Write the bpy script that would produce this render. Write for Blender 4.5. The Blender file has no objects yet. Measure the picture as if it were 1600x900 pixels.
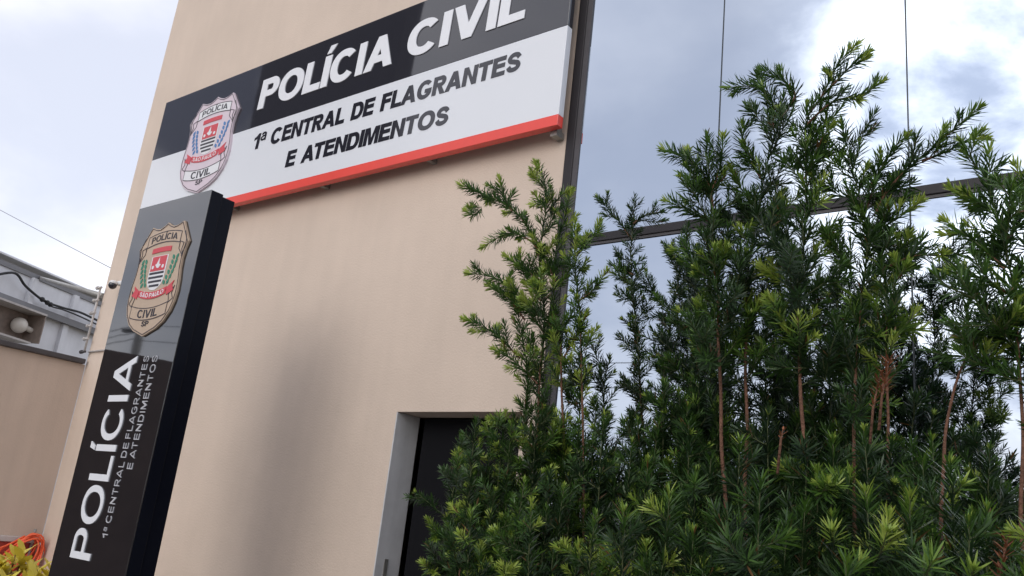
import bpy, bmesh, math, random
import numpy as np
from mathutils import Vector, Matrix
from mathutils.geometry import tessellate_polygon

S = bpy.context.scene
COL = S.collection

# ------------------------------------------------------------------ camera
F_PX, YAW, PITCH, ROLL, EYE = 1335.957, .677143, .285316, .113194, 1.6
ca, sa, cb, sb = math.cos(YAW), math.sin(YAW), math.cos(PITCH), math.sin(PITCH)
FWD = Vector((-sa * cb, ca * cb, sb))
_r = Vector((ca, sa, 0)); _u = _r.cross(FWD)
RIGHT = _r * math.cos(ROLL) + _u * math.sin(ROLL)
UP = -_r * math.sin(ROLL) + _u * math.cos(ROLL)
cam = bpy.data.cameras.new("camera")
cam.sensor_width = 36; cam.sensor_fit = 'HORIZONTAL'; cam.lens = F_PX / 1600 * 36
cam.clip_start = .05; cam.clip_end = 3000
camo = bpy.data.objects.new("camera", cam); COL.objects.link(camo)
M = Matrix((RIGHT, UP, -FWD)).transposed().to_4x4(); M.translation = (0, 0, EYE)
camo.matrix_world = M
S.camera = camo

# ------------------------------------------------------------------ light
SUN_DIR = Vector((.22, -1, .45)).normalized()       # direction towards the sun behind the cloud
sun = bpy.data.lights.new("sun", 'SUN'); sun.energy = .44; sun.angle = math.radians(32)
sun.color = (1, .95, .88)
suno = bpy.data.objects.new("sun", sun); COL.objects.link(suno)
suno.rotation_euler = SUN_DIR.to_track_quat('Z', 'Y').to_euler()
S.view_settings.view_transform = 'Standard'; S.view_settings.look = 'None'
S.view_settings.gamma = 1; S.view_settings.exposure = 0.84; S.view_settings.use_curve_mapping = False

W = bpy.data.worlds.new("World"); S.world = W; W.use_nodes = True
def build_world():
    nt = W.node_tree; N = nt.nodes; L = nt.links; N.clear()
    def n(t, **k):
        x = N.new(t)
        for a, b in k.items(): setattr(x, a, b)
        return x
    out = n('ShaderNodeOutputWorld'); bg = n('ShaderNodeBackground'); bg.inputs[1].default_value = .1
    sky = n('ShaderNodeTexSky', sky_type='NISHITA', sun_disc=False)
    sky.sun_elevation = math.asin(SUN_DIR.z); sky.sun_rotation = math.atan2(SUN_DIR.x, SUN_DIR.y)
    tc = n('ShaderNodeTexCoord'); sep = n('ShaderNodeSeparateXYZ'); L.new(tc.outputs['Generated'], sep.inputs[0])
    def math_(op, a, b=None, clamp=False):
        m = n('ShaderNodeMath', operation=op, use_clamp=clamp)
        for i, v in enumerate((a, b)):
            if v is None: continue
            if isinstance(v, (int, float)): m.inputs[i].default_value = v
            else: L.new(v, m.inputs[i])
        return m.outputs[0]
    zz = math_('ADD', math_('MAXIMUM', sep.outputs[2], 0.0), .28)
    px = math_('DIVIDE', sep.outputs[0], zz); py = math_('DIVIDE', sep.outputs[1], zz)
    cmb = n('ShaderNodeCombineXYZ'); L.new(px, cmb.inputs[0]); L.new(py, cmb.inputs[1]); cmb.inputs[2].default_value = 3.3
    def noise(scale, det, rough, dist=0.0):
        t = n('ShaderNodeTexNoise'); L.new(cmb.outputs[0], t.inputs['Vector'])
        t.inputs['Scale'].default_value = scale; t.inputs['Detail'].default_value = det
        t.inputs['Roughness'].default_value = rough; t.inputs['Distortion'].default_value = dist
        return t.outputs[0]
    def ramp(v, a, b):
        m = n('ShaderNodeMapRange', interpolation_type='SMOOTHSTEP'); L.new(v, m.inputs[0])
        m.inputs[1].default_value = a; m.inputs[2].default_value = b; return m.outputs[0]
    big = ramp(noise(1.25, 6, .52, .2), .36, .64)
    puff = ramp(noise(2.6, 8, .58, .3), .40, .60)
    # brightness towards the hidden sun
    dot = n('ShaderNodeVectorMath', operation='DOT_PRODUCT'); L.new(tc.outputs['Generated'], dot.inputs[0])
    dot.inputs[1].default_value = tuple(Vector((-.02, -1, .50)).normalized())
    glow = ramp(dot.outputs['Value'], .932, .984)
    def mix(f, a, b):
        m = n('ShaderNodeMix', data_type='RGBA'); L.new(f, m.inputs[0]) if not isinstance(f, float) else setattr(m.inputs[0], 'default_value', f)
        for i, v in ((6, a), (7, b)):
            if isinstance(v, tuple): m.inputs[i].default_value = v + (1,)
            else: L.new(v, m.inputs[i])
        return m.outputs[2]
    far = mix(big, (4.8, 5.0, 5.8), (7.6, 7.5, 7.9))            # even pale cloud sheet
    thin = mix(.86, sky.outputs[0], far)
    lit = mix(puff, (6.0, 6.5, 7.8), (19., 18.7, 18.6))          # broken bright cloud near the sun
    both = mix(glow, thin, lit)
    # one dark cloud added to the left to darken the wall sign's far end
    d2 = n('ShaderNodeVectorMath', operation='DOT_PRODUCT'); L.new(tc.outputs['Generated'], d2.inputs[0])
    d2.inputs[1].default_value = tuple(Vector((-2.0, -1, 1.12)).normalized())
    wob = math_('MULTIPLY', math_('SUBTRACT', noise(4.5, 4, .55), .5), .012)
    dark_cloud = ramp(math_('ADD', d2.outputs['Value'], wob), .9915, .997)
    both = mix(dark_cloud, both, (1.5, 1.65, 2.2))
    L.new(both, bg.inputs[0]); L.new(bg.outputs[0], out.inputs[0])
build_world()

# ------------------------------------------------------------------ helpers
def ray(x, y): return FWD * F_PX + RIGHT * (x - 800) - UP * (y - 450)
def at(x, y, Y):
    d = ray(x, y); p = d * (Y / d.y); return Vector((p.x, p.y, p.z + EYE))

def tag(o, label=None, cat=None, group=None, kind=None):
    if label: o['label'] = label
    if cat: o['category'] = cat
    if group: o['group'] = group
    if kind: o['kind'] = kind
    return o
def empty(name, loc, label, cat, group=None):
    o = bpy.data.objects.new(name, None); o.location = loc; COL.objects.link(o); o.empty_display_size = .1
    return tag(o, label, cat, group)
def link(name, me, mat, parent=None):
    o = bpy.data.objects.new(name, me); COL.objects.link(o)
    for m in (mat if isinstance(mat, (list, tuple)) else [mat]): me.materials.append(m)
    if parent:
        o.parent = parent
        base = parent
        loc = Vector((0, 0, 0))
        while base: loc += base.location; base = base.parent
        o.location = -loc
    return o

class MB:
    """collects shapes (world coordinates) and links them as one mesh object"""
    def __init__(s): s.bm = bmesh.new()
    def box(s, x0, x1, y0, y1, z0, z1, bevel=0, mi=0):
        b = s.bm
        v = [b.verts.new((x, y, z)) for z in (z0, z1) for y in (y0, y1) for x in (x0, x1)]
        fs = [b.faces.new([v[i] for i in f]) for f in ((0, 2, 3, 1), (4, 5, 7, 6), (0, 1, 5, 4), (2, 6, 7, 3), (0, 4, 6, 2), (1, 3, 7, 5))]
        for f in fs: f.material_index = mi
        if bevel:
            es = list({e for f in fs for e in f.edges})
            r = bmesh.ops.bevel(b, geom=es, offset=bevel, segments=2, affect='EDGES', profile=.5)
        return s
    def obox(s, c, ax, ay, az):
        """box with centre c and half-axis vectors"""
        b = s.bm; c = Vector(c)
        v = [b.verts.new(c + ax * i + ay * j + az * k) for k in (-1, 1) for j in (-1, 1) for i in (-1, 1)]
        for f in ((0, 2, 3, 1), (4, 5, 7, 6), (0, 1, 5, 4), (2, 6, 7, 3), (0, 4, 6, 2), (1, 3, 7, 5)): b.faces.new([v[i] for i in f])
        return s
    def tube(s, pts, r, n=8, caps=True):
        b = s.bm; pts = [Vector(p) for p in pts]; m = len(pts)
        rs = r if isinstance(r, (list, tuple)) else [r] * m
        t = [(pts[min(i + 1, m - 1)] - pts[max(i - 1, 0)]).normalized() for i in range(m)]
        a = t[0].orthogonal().normalized(); rings = []
        for i in range(m):
            a = (a - t[i] * a.dot(t[i])).normalized(); c = t[i].cross(a)
            rings.append([b.verts.new(pts[i] + (a * math.cos(k * 2 * math.pi / n) + c * math.sin(k * 2 * math.pi / n)) * rs[i]) for k in range(n)])
        for i in range(m - 1):
            for k in range(n):
                f = b.faces.new((rings[i][k], rings[i][(k + 1) % n], rings[i + 1][(k + 1) % n], rings[i + 1][k])); f.smooth = True
        if caps: b.faces.new(rings[0][::-1]); b.faces.new(rings[-1])
        return s
    def sphere(s, c, r, sc=(1, 1, 1), seg=16):
        m = Matrix.Translation(c) @ Matrix.Diagonal((sc[0], sc[1], sc[2], 1))
        q = bmesh.ops.create_uvsphere(s.bm, u_segments=seg, v_segments=seg // 2, radius=r, matrix=m)
        for v in q['verts']:
            for f in v.link_faces: f.smooth = True
        return s
    def prism(s, loops, fn, d0, d1):
        """2-D outline with holes -> solid; fn(u, v, d) gives the world point, d1 is the front"""
        b = s.bm
        loops = [[(p[0], p[1]) for p in l] for l in loops]
        vl = [[Vector((p[0], p[1], 0)) for p in l] for l in loops]
        tris = tessellate_polygon(vl)
        flat = [p for l in loops for p in l]
        fr = [b.verts.new(fn(p[0], p[1], d1)) for p in flat]
        bk = [b.verts.new(fn(p[0], p[1], d0)) for p in flat]
        for t in tris:
            try: b.faces.new([fr[i] for i in t])
            except ValueError: pass
        k = 0
        for l in loops:
            m = len(l)
            for i in range(m):
                j = (i + 1) % m
                try: b.faces.new((fr[k + i], fr[k + j], bk[k + j], bk[k + i]))
                except ValueError: pass
            k += m
        return s
    def build(s, name, mat, parent=None):
        bmesh.ops.recalc_face_normals(s.bm, faces=s.bm.faces)
        me = bpy.data.meshes.new(name); s.bm.to_mesh(me); s.bm.free()
        return link(name, me, mat, parent)

# ------------------------------------------------------------------ materials
def mat(name, col, rough=.6, metal=0, spec=.5, bump=None, var=None, ior=None, coat=0, streak=None):
    """procedural: colour with noise variation (var=(scale, amount)), vertical streaks, bump=(scale, strength)"""
    m = bpy.data.materials.new(name); m.use_nodes = True
    nt = m.node_tree; N = nt.nodes; L = nt.links; p = N['Principled BSDF']
    p.inputs['Base Color'].default_value = (*col, 1); p.inputs['Roughness'].default_value = rough
    p.inputs['Metallic'].default_value = metal; p.inputs['Specular IOR Level'].default_value = spec
    if ior: p.inputs['IOR'].default_value = ior
    p.inputs['Coat Weight'].default_value = coat; p.inputs['Coat Roughness'].default_value = .03
    tc = N.new('ShaderNodeTexCoord'); src = None
    def scaled(v):
        mp = N.new('ShaderNodeMapping'); mp.inputs['Scale'].default_value = v; L.new(tc.outputs['Object'], mp.inputs[0]); return mp.outputs[0]
    def noise(vec, sc, det=5, ro=.6):
        t = N.new('ShaderNodeTexNoise'); L.new(vec, t.inputs[0]); t.inputs['Scale'].default_value = sc
        t.inputs['Detail'].default_value = det; t.inputs['Roughness'].default_value = ro; return t.outputs[0]
    def modulate(c, f, amt):
        mr = N.new('ShaderNodeMapRange'); L.new(f, mr.inputs[0]); mr.inputs[1].default_value = .3; mr.inputs[2].default_value = .7
        mr.inputs[3].default_value = 1 - amt; mr.inputs[4].default_value = 1 + amt * .6
        x = N.new('ShaderNodeVectorMath'); x.operation = 'SCALE'
        if c is None: x.inputs[0].default_value = col
        else: L.new(c, x.inputs[0])
        L.new(mr.outputs[0], x.inputs['Scale']); return x.outputs[0]
    if var: src = modulate(src, noise(tc.outputs['Object'], var[0]), var[1])
    if streak: src = modulate(src, noise(scaled((streak[0], streak[0], streak[0] * .05)), 1, 4), streak[1])
    if src: L.new(src, p.inputs['Base Color'])
    if bump:
        bs = [bump] if not isinstance(bump[0], tuple) else bump; nrm = None
        for sc, st in bs:
            b = N.new('ShaderNodeBump'); b.inputs['Strength'].default_value = st; b.inputs['Distance'].default_value = .02
            L.new(noise(tc.outputs['Object'], sc, 3), b.inputs['Height'])
            if nrm: L.new(nrm, b.inputs['Normal'])
            nrm = b.outputs[0]
        L.new(nrm, p.inputs['Normal'])
    return m

MT = {}
MT['wall'] = mat('beige_render', (.65, .535, .445), .85, spec=.25, bump=((70, .16), (9, .06), (2.2, .12)), var=(1.1, .07), streak=(5, .035))
MT['wall2'] = mat('beige_boundary', (.56, .45, .37), .85, spec=.25, bump=((60, .15), (2, .1)), var=(1.5, .07), streak=(6, .07))
MT['jamb'] = mat('grey_jamb', (.58, .58, .59), .5, var=(6, .12), streak=(14, .08))
MT['dark'] = mat('dark_interior', (.012, .012, .014), .7)
MT['unlit_room_sheet'] = mat('unlit_room_black', (.006, .006, .008), .8, spec=.15)
MT['frame'] = mat('bronze_frame', (.022, .019, .022), .5, spec=.3, var=(8, .08), streak=(9, .08))
MT['seal'] = mat('silicone_joint', (.05, .06, .07), .6)
MT['soil'] = mat('soil', (.05, .035, .025), .95, bump=(20, .6), var=(8, .3))
MT['black'] = mat('black_sign', (.020, .020, .027), .025, spec=.5, ior=1.75, bump=((.8, .03), (3, .005)))
MT['white'] = mat('white_sign', (.72, .74, .78), .16, bump=((1.1, .012),), var=(2, .015))
MT['red'] = mat('red_trim', (.80, .075, .055), .22, var=(3, .05))
MT['letter_w'] = mat('white_letter', (.78, .79, .82), .22, var=(4, .02))
MT['letter_g'] = mat('small_letter', (.50, .50, .53), .3)
MT['letter_b'] = mat('black_letter', (.016, .016, .024), .08, ior=1.62)
MT['totem'] = mat('totem_gloss', (.006, .006, .008), .03, ior=2.15, bump=((1.0, .035), (2.6, .004)))
MT['totem_side'] = mat('totem_side', (.005, .006, .011), .22, spec=.16)
MT['steel'] = mat('zinc_steel', (.33, .32, .30), .45, metal=.6, var=(20, .2))
MT['crest'] = mat('crest_pale', (.66, .56, .62), .45, var=(8, .04))
MT['crest_gold'] = mat('crest_tan', (.50, .38, .28), .4, var=(8, .06))
MT['line'] = mat('crest_line', (.06, .05, .06), .5)
MT['ink'] = mat('crest_ink', (.03, .028, .04), .5)
MT['cred'] = mat('crest_red', (.58, .06, .08), .45)
MT['cblue'] = mat('crest_blue', (.07, .20, .44), .45, var=(40, .2))
MT['cgreen'] = mat('crest_green', (.03, .22, .14), .45, var=(40, .2))
MT['cwhite'] = mat('crest_white', (.74, .74, .76), .45)
MT['shed'] = mat('shed_sheet', (.70, .71, .74), .5, metal=.0, var=(1.2, .10), streak=(2.5, .10))
MT['shed_d'] = mat('shed_trim', (.20, .20, .21), .6, var=(2, .15))
MT['cap'] = mat('dark_cap', (.06, .055, .06), .55, var=(5, .2))
MT['ledge'] = mat('pale_ledge', (.5, .47, .45), .7, var=(9, .15))
MT['redwall'] = mat('red_dado', (.40, .06, .045), .6, var=(4, .15), bump=(40, .1))
MT['gate'] = mat('brown_gate', (.12, .085, .075), .5, var=(3, .2))
MT['orange'] = mat('orange_cable', (.85, .13, .045), .4)
MT['cable'] = mat('black_cable', (.012, .012, .013), .6)
MT['brownbox'] = mat('brown_box', (.24, .19, .16), .6, var=(10, .2))
MT['globe'] = mat('white_globe', (.62, .58, .52), .35)
MT['whiteplastic'] = mat('white_plastic', (.7, .7, .7), .4)
MT['asphalt'] = mat('asphalt', (.05, .05, .052), .9, bump=(150, .4), var=(3, .2))
MT['concrete'] = mat('concrete', (.30, .29, .27), .9, bump=(60, .3), var=(2, .15))
MT['earth'] = mat('dry_ground', (.16, .14, .10), .95, var=(.3, .2))
MT['plasterdk'] = mat('brown_plaster', (.15, .115, .10), .8, var=(.6, .12))
MT['plasterlt'] = mat('light_plaster', (.42, .40, .37), .8, var=(.6, .1))
MT['roofdk'] = mat('dark_roof', (.05, .05, .055), .6, var=(1, .15))
MT['towerwall'] = mat('tower_wall', (.055, .055, .065), .6, var=(.3, .1))
MT['window'] = mat('dark_window', (.02, .022, .028), .08)

def glass_mat():
    m = bpy.data.materials.new('mirror_glass'); m.use_nodes = True
    N = m.node_tree.nodes; L = m.node_tree.links; p = N['Principled BSDF']
    p.inputs['Base Color'].default_value = (.48, .53, .60, 1); p.inputs['Metallic'].default_value = 1; p.inputs['Roughness'].default_value = .012
    tc = N.new('ShaderNodeTexCoord'); t = N.new('ShaderNodeTexNoise'); mp = N.new('ShaderNodeMapping')
    mp.inputs['Scale'].default_value = (1.3, 1, 1.0); L.new(tc.outputs['Object'], mp.inputs[0]); L.new(mp.outputs[0], t.inputs[0])
    t.inputs['Scale'].default_value = 1.1; t.inputs['Detail'].default_value = 1
    b = N.new('ShaderNodeBump'); b.inputs['Strength'].default_value = .05; b.inputs['Distance'].default_value = .02
    L.new(t.outputs[0], b.inputs['Height']); L.new(b.outputs[0], p.inputs['Normal'])
    return m
MT['glass'] = glass_mat()

# ------------------------------------------------------------------ lettering
def ell(cx, cy, rx, ry, a0=0, a1=360, n=44, e=1.0):
    out = []
    for i in range(n if a1 - a0 >= 360 else n + 1):
        a = math.radians(a0 + (a1 - a0) * i / n); c, s_ = math.cos(a), math.sin(a)
        out.append((cx + rx * math.copysign(abs(c) ** e, c), cy + ry * math.copysign(abs(s_) ** e, s_)))
    return out
def band(pts, wfn):
    """strip round a centre line"""
    l, r = [], []
    m = len(pts)
    for i in range(m):
        a = pts[max(i - 1, 0)]; b = pts[min(i + 1, m - 1)]
        dx, dy = b[0] - a[0], b[1] - a[1]; q = math.hypot(dx, dy) or 1
        w = wfn(i / (m - 1), dx / q, dy / q) / 2 if callable(wfn) else wfn / 2
        l.append((pts[i][0] - dy / q * w, pts[i][1] + dx / q * w)); r.append((pts[i][0] + dy / q * w, pts[i][1] - dx / q * w))
    return l + r[::-1]
def catmull(P, n=8):
    P = [P[0]] + list(P) + [P[-1]]; out = []
    for i in range(1, len(P) - 2):
        for k in range(n):
            t = k / n
            out.append(tuple(.5 * (2 * P[i][d] + (P[i + 1][d] - P[i - 1][d]) * t + (2 * P[i - 1][d] - 5 * P[i][d] + 4 * P[i + 1][d] - P[i + 2][d]) * t * t
                       + (3 * P[i][d] - P[i - 1][d] - 3 * P[i + 1][d] + P[i + 2][d]) * t ** 3) for d in range(len(P[0]))))
    out.append(tuple(P[-2])); return out

def glyph(ch, v, h, k):
    """cap height 1; returns advance width, list of (outer, holes...)"""
    E_ = .93
    if ch == ' ': return .50 * k, []
    if ch == 'I': return v, [[[(0, 0), (v, 0), (v, 1), (0, 1)]]]
    if ch == 'Í':
        return v, [[[(0, 0), (v, 0), (v, 1), (0, 1)]], [[(v * .1, 1.07), (v * .75, 1.07), (v * 1.45, 1.32), (v * .5, 1.32)]]]
    if ch == 'L': w = .68 * k; return w, [[[(0, 0), (w, 0), (w, h), (v, h), (v, 1), (0, 1)]]]
    if ch == 'T': w = .78 * k; c = w / 2; return w, [[[(c - v / 2, 0), (c + v / 2, 0), (c + v / 2, 1 - h), (w, 1 - h), (w, 1), (0, 1), (0, 1 - h), (c - v / 2, 1 - h)]]]
    if ch in 'EF':
        w = (.74 if ch == 'E' else .68) * k; m = .53; w2 = w * .94
        top = [(v, m - h / 2), (w2, m - h / 2), (w2, m + h / 2), (v, m + h / 2), (v, 1 - h), (w * .98, 1 - h), (w * .98, 1), (0, 1)]
        return w, [[([(0, 0), (w, 0), (w, h), (v, h)] if ch == 'E' else [(0, 0), (v, 0)]) + top]]
    if ch == 'N':
        w = .84 * k; return w, [[[(0, 0), (v, 0), (v, .64), (w - v, 0), (w, 0), (w, 1), (w - v, 1), (w - v, .36), (v, 1), (0, 1)]]]
    if ch == 'M':
        w = 1.0 * k; d = v * .42
        return w, [[[(0, 0), (v * .92, 0), (v * .92, .72), (w / 2 - d, 0), (w / 2 + d, 0), (w - v * .92, .72), (w - v * .92, 0), (w, 0), (w, 1), (w - v * 1.3, 1), (w / 2, .36), (v * 1.3, 1), (0, 1)]]]
    if ch in 'AÃ':
        w = .98 * k; t = v * 1.02; a = v * 1.06; s_ = w / 2 - t / 2; c0 = .20; c1 = c0 + h * .95; y1 = (w / 2 - a) / s_
        o = [(0, 0), (a, 0), (a + s_ * c0, c0), (w - a - s_ * c0, c0), (w - a, 0), (w, 0), (w / 2 + t / 2, 1), (w / 2 - t / 2, 1)]
        hole = [(a + s_ * c1, c1), (w - a - s_ * c1, c1), (w / 2, y1)]
        g = [[o, hole]]
        if ch == 'Ã': g.append([[(w * .28, 1.1), (w * .45, 1.14), (w * .72, 1.1), (w * .72, 1.22), (w * .5, 1.26), (w * .28, 1.22)]])
        return w, g
    if ch == 'V':
        w = .94 * k; t = v * 1.02; a = v * 1.06; s_ = w / 2 - t / 2; y0 = 1 - (w / 2 - a) / s_
        return w, [[[(0, 1), (w / 2 - t / 2, 0), (w / 2 + t / 2, 0), (w, 1), (w - a, 1), (w / 2, y0), (a, 1)]]]
    if ch in 'PR':
        w = .78 * k; b = .38 if ch == 'P' else .42; ry = (1 - b) / 2; rx = min(ry * 1.05, w - v)
        x = w - rx; cy = b + ry
        o = [(0, 0), (v, 0), (v, b)] + ell(x, cy, rx, ry, -90, 90, 20) + [(0, 1)]
        hi = ry - h * .95
        hole = [(v, cy - hi)] + ell(x, cy, max(rx - v, .03), hi, -90, 90, 16) + [(v, cy + hi)]
        g = [[o, hole]]
        if ch == 'R':
            w2 = w * 1.06; x0 = max(v * 1.15, w * .42); g.append([[(w2 - v * 1.22, 0), (w2, 0), (min(x0 + v * 1.0, x + .06), b), (x0 - v * .12, b)]]); return w2, g
        return w, g
    if ch == 'D':
        w = .84 * k; rx = min(.46, w - v * .9); x = w - rx
        o = [(0, 0)] + ell(x, .5, rx, .5, -90, 90, 30, E_) + [(0, 1)]
        hole = [(v, h)] + ell(x, .5, max(rx - v, .05), .5 - h, -90, 90, 24, E_) + [(v, 1 - h)]
        return w, [[o, hole]]
    if ch == 'O': w = 1.02 * k; return w, [[ell(w / 2, .5, w / 2, .515, n=56, e=E_), ell(w / 2, .5, w / 2 - v, .515 - h, n=48, e=E_)]]
    if ch in 'CG':
        w = .96 * k; cx = w / 2; a0 = 40 if ch == 'C' else 42; a1 = 360 - (38 if ch == 'C' else 24)
        o = ell(cx, .5, w / 2, .515, a0, a1, 46, E_); i = ell(cx, .5, w / 2 - v, .515 - h, a0 + 3, a1 - 2, 40, E_)
        g = [[o + i[::-1]]]
        if ch == 'G':
            p, q = o[-1], i[-1]
            g = [[o + [(p[0], .52), (cx + .02, .52), (cx + .02, .52 - h * .92), (q[0], .52 - h * .92)] + i[::-1]]]
        return w, g
    if ch == 'S':
        w = .82 * k
        c = [(.97, .76), (.80, .93), (.5, 1.0), (.2, .94), (.05, .76), (.17, .60), (.5, .51), (.83, .41), (.97, .23), (.82, .06), (.5, 0), (.17, .06), (.0, .25)]
        P = catmull([(v / 2 + (w - v) * a, h / 2 + (1 - h) * b) for a, b in c], 6)
        return w, [[band(P, lambda t, dx, dy: h * dx * dx + v * .92 * dy * dy)]]
    if ch == 'U':
        w = .84 * k; r = w / 2
        return w, [[[(0, 1), (0, r)] + ell(r, r, r, r, 180, 360, 20)[1:-1] + [(w, r), (w, 1), (w - v, 1), (w - v, r)] + ell(r, r, r - v, r - h, 180, 360, 16)[::-1][1:-1] + [(v, r), (v, 1)]]]
    if ch == '1': w = .42 * k + v * .4; return w, [[[(w - v, 0), (w, 0), (w, 1), (w - v * .8, 1), (w - v * 1.3, .86), (0, .76), (0, .60), (w - v, .68)]]]
    if ch == 'ª':
        w = .50 * k; t = v * .50; y0 = .46; X = lambda q: t / 2 + (w - t) * q; Y = lambda q: y0 + h * .25 + (.54 - h * .5) * q
        arch = catmull([(X(.08), Y(.80)), (X(.30), Y(.99)), (X(.70), Y(1.0)), (X(.97), Y(.80)), (X(.97), Y(.40)), (X(1.0), y0)], 5)
        bowl = catmull([(X(.95), Y(.60)), (X(.45), Y(.57)), (X(.05), Y(.36)), (X(.06), Y(.10)), (X(.35), Y(-.02)), (X(.75), Y(.08)), (X(.95), Y(.30))], 5)
        return w, [[band(arch, t * .95)], [band(bowl, t * .8)]]
    raise KeyError(ch)

def lettering(mb, text, v, h, k, width, cap, fn, d0, d1, gap=.13, shear=0.0, arc=None):
    """sets the text so it spans width; fn(u, v, d) with u along the line in metres"""
    items = []; x = 0
    for i, ch in enumerate(text):
        w, g = glyph(ch, v, h, k)
        if ch not in ' ' and i and text[i - 1] != ' ':
            x += gap - (.13 if ch + text[i - 1] in ('TA', 'AT', 'AV', 'VA') else .06 if text[i - 1] + ch in ('LA', 'RA', 'LT') else 0)
        items.append((x, g)); x += w
    sc = width / (x * cap)
    for ox, g in items:
        for loops in g:
            L2 = []
            for l in loops:
                q = []
                for (a, b) in l:
                    u = ((ox + a) + shear * b) * cap * sc; w_ = b * cap
                    if arc: w_ += arc(u)
                    q.append((u, w_))
                L2.append(q)
            mb.prism(L2, fn, d0, d1 + .00025 * (g.index(loops) % 3))
    return mb

# ------------------------------------------------------------------ setting: ground
def sheet(name, x0, x1, y0, y1, z, m, kind='structure'):
    mb = MB(); v = [mb.bm.verts.new(p) for p in ((x0, y0, z), (x1, y0, z), (x1, y1, z), (x0, y1, z))]; mb.bm.faces.new(v)
    return tag(mb.build(name, m), kind=kind)
sheet('ground', -900, 900, -900, 900, 0, MT['earth'])
sheet('street', -300, 300, -11, -3.2, .008, MT['asphalt'])
tag(MB().box(-300, 300, -3.2, 3.95, 0, .12).build('pavement', MT['concrete']), kind='structure')
tag(MB().box(-300, 300, -13.5, -11, 0, .12).build('far_pavement', MT['concrete']), kind='structure')
tag(MB().box(-2.95, 3.0, 2.05, 3.9, .124, .20).build('planting_bed', MT['soil']), kind='structure')

# ------------------------------------------------------------------ police building
FY = 4.0; XL, XR, XF0, XF1 = -8.445, 4.2, -2.905, -2.815; HTOP = 7.9
DX0, DX1, DZ = -4.066, -3.03, 2.327
bld = empty('police_building', (-3, 6, 0), 'beige rendered building with black doorway and mirrored glass front behind the hedge', 'building')
def fy(u, w, d): return Vector((u, FY + d, w))
mb = MB()
mb.prism([[(XL, 0), (DX0, 0), (DX0, DZ), (DX1, DZ), (DX1, 0), (XF0, 0), (XF0, HTOP), (XL, HTOP)]], fy, .22, 0)
mb.build('facade_wall', MT['wall'], bld)
mb = MB(); mb.box(XL, XL + .2, FY + .223, FY + 11, 0, HTOP); mb.box(XL + .2, XR, FY + 10.8, FY + 11, 0, HTOP); mb.box(XR - .2, XR, FY + .02, FY + 10.79, 0, HTOP)
mb.build('side_wall', MT['wall'], bld)
MB().box(XL + .02, XR - .02, FY + .24, FY + 10.98, HTOP - .25, HTOP - .1).build('roof_slab', MT['concrete'], bld)
# doorway: grey jamb lining, black sheet set back stands for the unlit room behind
dw = MB().box(DX0 + .06, DX1, FY + .215, FY + .255, 0, DZ - .012).build('unlit_room_sheet', MT['unlit_room_sheet'], bld)
MB().box(DX0 + .002, DX0 + .012, FY - .002, FY + .214, .13, DZ - .003).build('door_jamb', MT['jamb'], bld)
MB().box(DX0 + .0125, DX0 + .018, FY + .07, FY + .10, 1.27, 1.40).build('strike_plate', MT['steel'], dw)
MB().box(DX0 + .06, DX1, FY + .209, FY + .2145, .98, 1.03).build('door_rail', MT['dark'], dw)
# mirrored window wall
JX = [-1.874, -.894, .086, 1.066, 2.046, 3.026]
TZ0, TZ1 = 3.336, 3.388
fr = MB()
fr.box(XF0, XF1 - .025, FY - .012, FY + .10, .2, HTOP, .004)
fo = fr.build('window_frame', MT['frame'], bld)
MB().box(XF1 - .0245, XF1 + .013, FY - .004, FY + .10, .2, HTOP).build('glazing_bead', MT['cap'], fo)
MB().box(XF1 + .014, XR, FY - .012, FY + .10, TZ0, TZ1, .004).build('transom', MT['frame'], fo)
MB().box(XF1 + .014, XR, FY - .004, FY + .10, TZ0 - .016, TZ0 - .001).build('glazing_bead', MT['cap'], fo)
prng = random.Random(8)
edges = [XF1 - .01] + JX + [XR - .05]
for a, b in zip(edges, edges[1:]):
    for z0, z1 in ((.25, TZ0 - .012), (TZ1 - .012, HTOP)):
        e = .004
        q = MB().box(a + e, b - e, FY + .003, FY + .015, z0, z1); k1, k2 = prng.uniform(-.0022, .0022), prng.uniform(-.0016, .0016)
        for v in q.bm.verts: v.co.y += (v.co.x - (a + b) / 2) * k1 + (v.co.z - (z0 + z1) / 2) * k2   # panes never hang quite true
        q.build('glass_pane', MT['glass'], bld)
for x in JX:
    MB().box(x - .0038, x + .0038, FY + .006, FY + .018, .25, TZ0 - .03).build('glazing_joint', MT['seal'], bld)
    MB().box(x - .0038, x + .0038, FY + .006, FY + .018, TZ1 + .001, HTOP).build('glazing_joint', MT['seal'], bld)
MB().box(XF1, XR - .25, FY + .3, FY + .4, .2, HTOP - .3).build('blind_wall', MT['dark'], bld)

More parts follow.
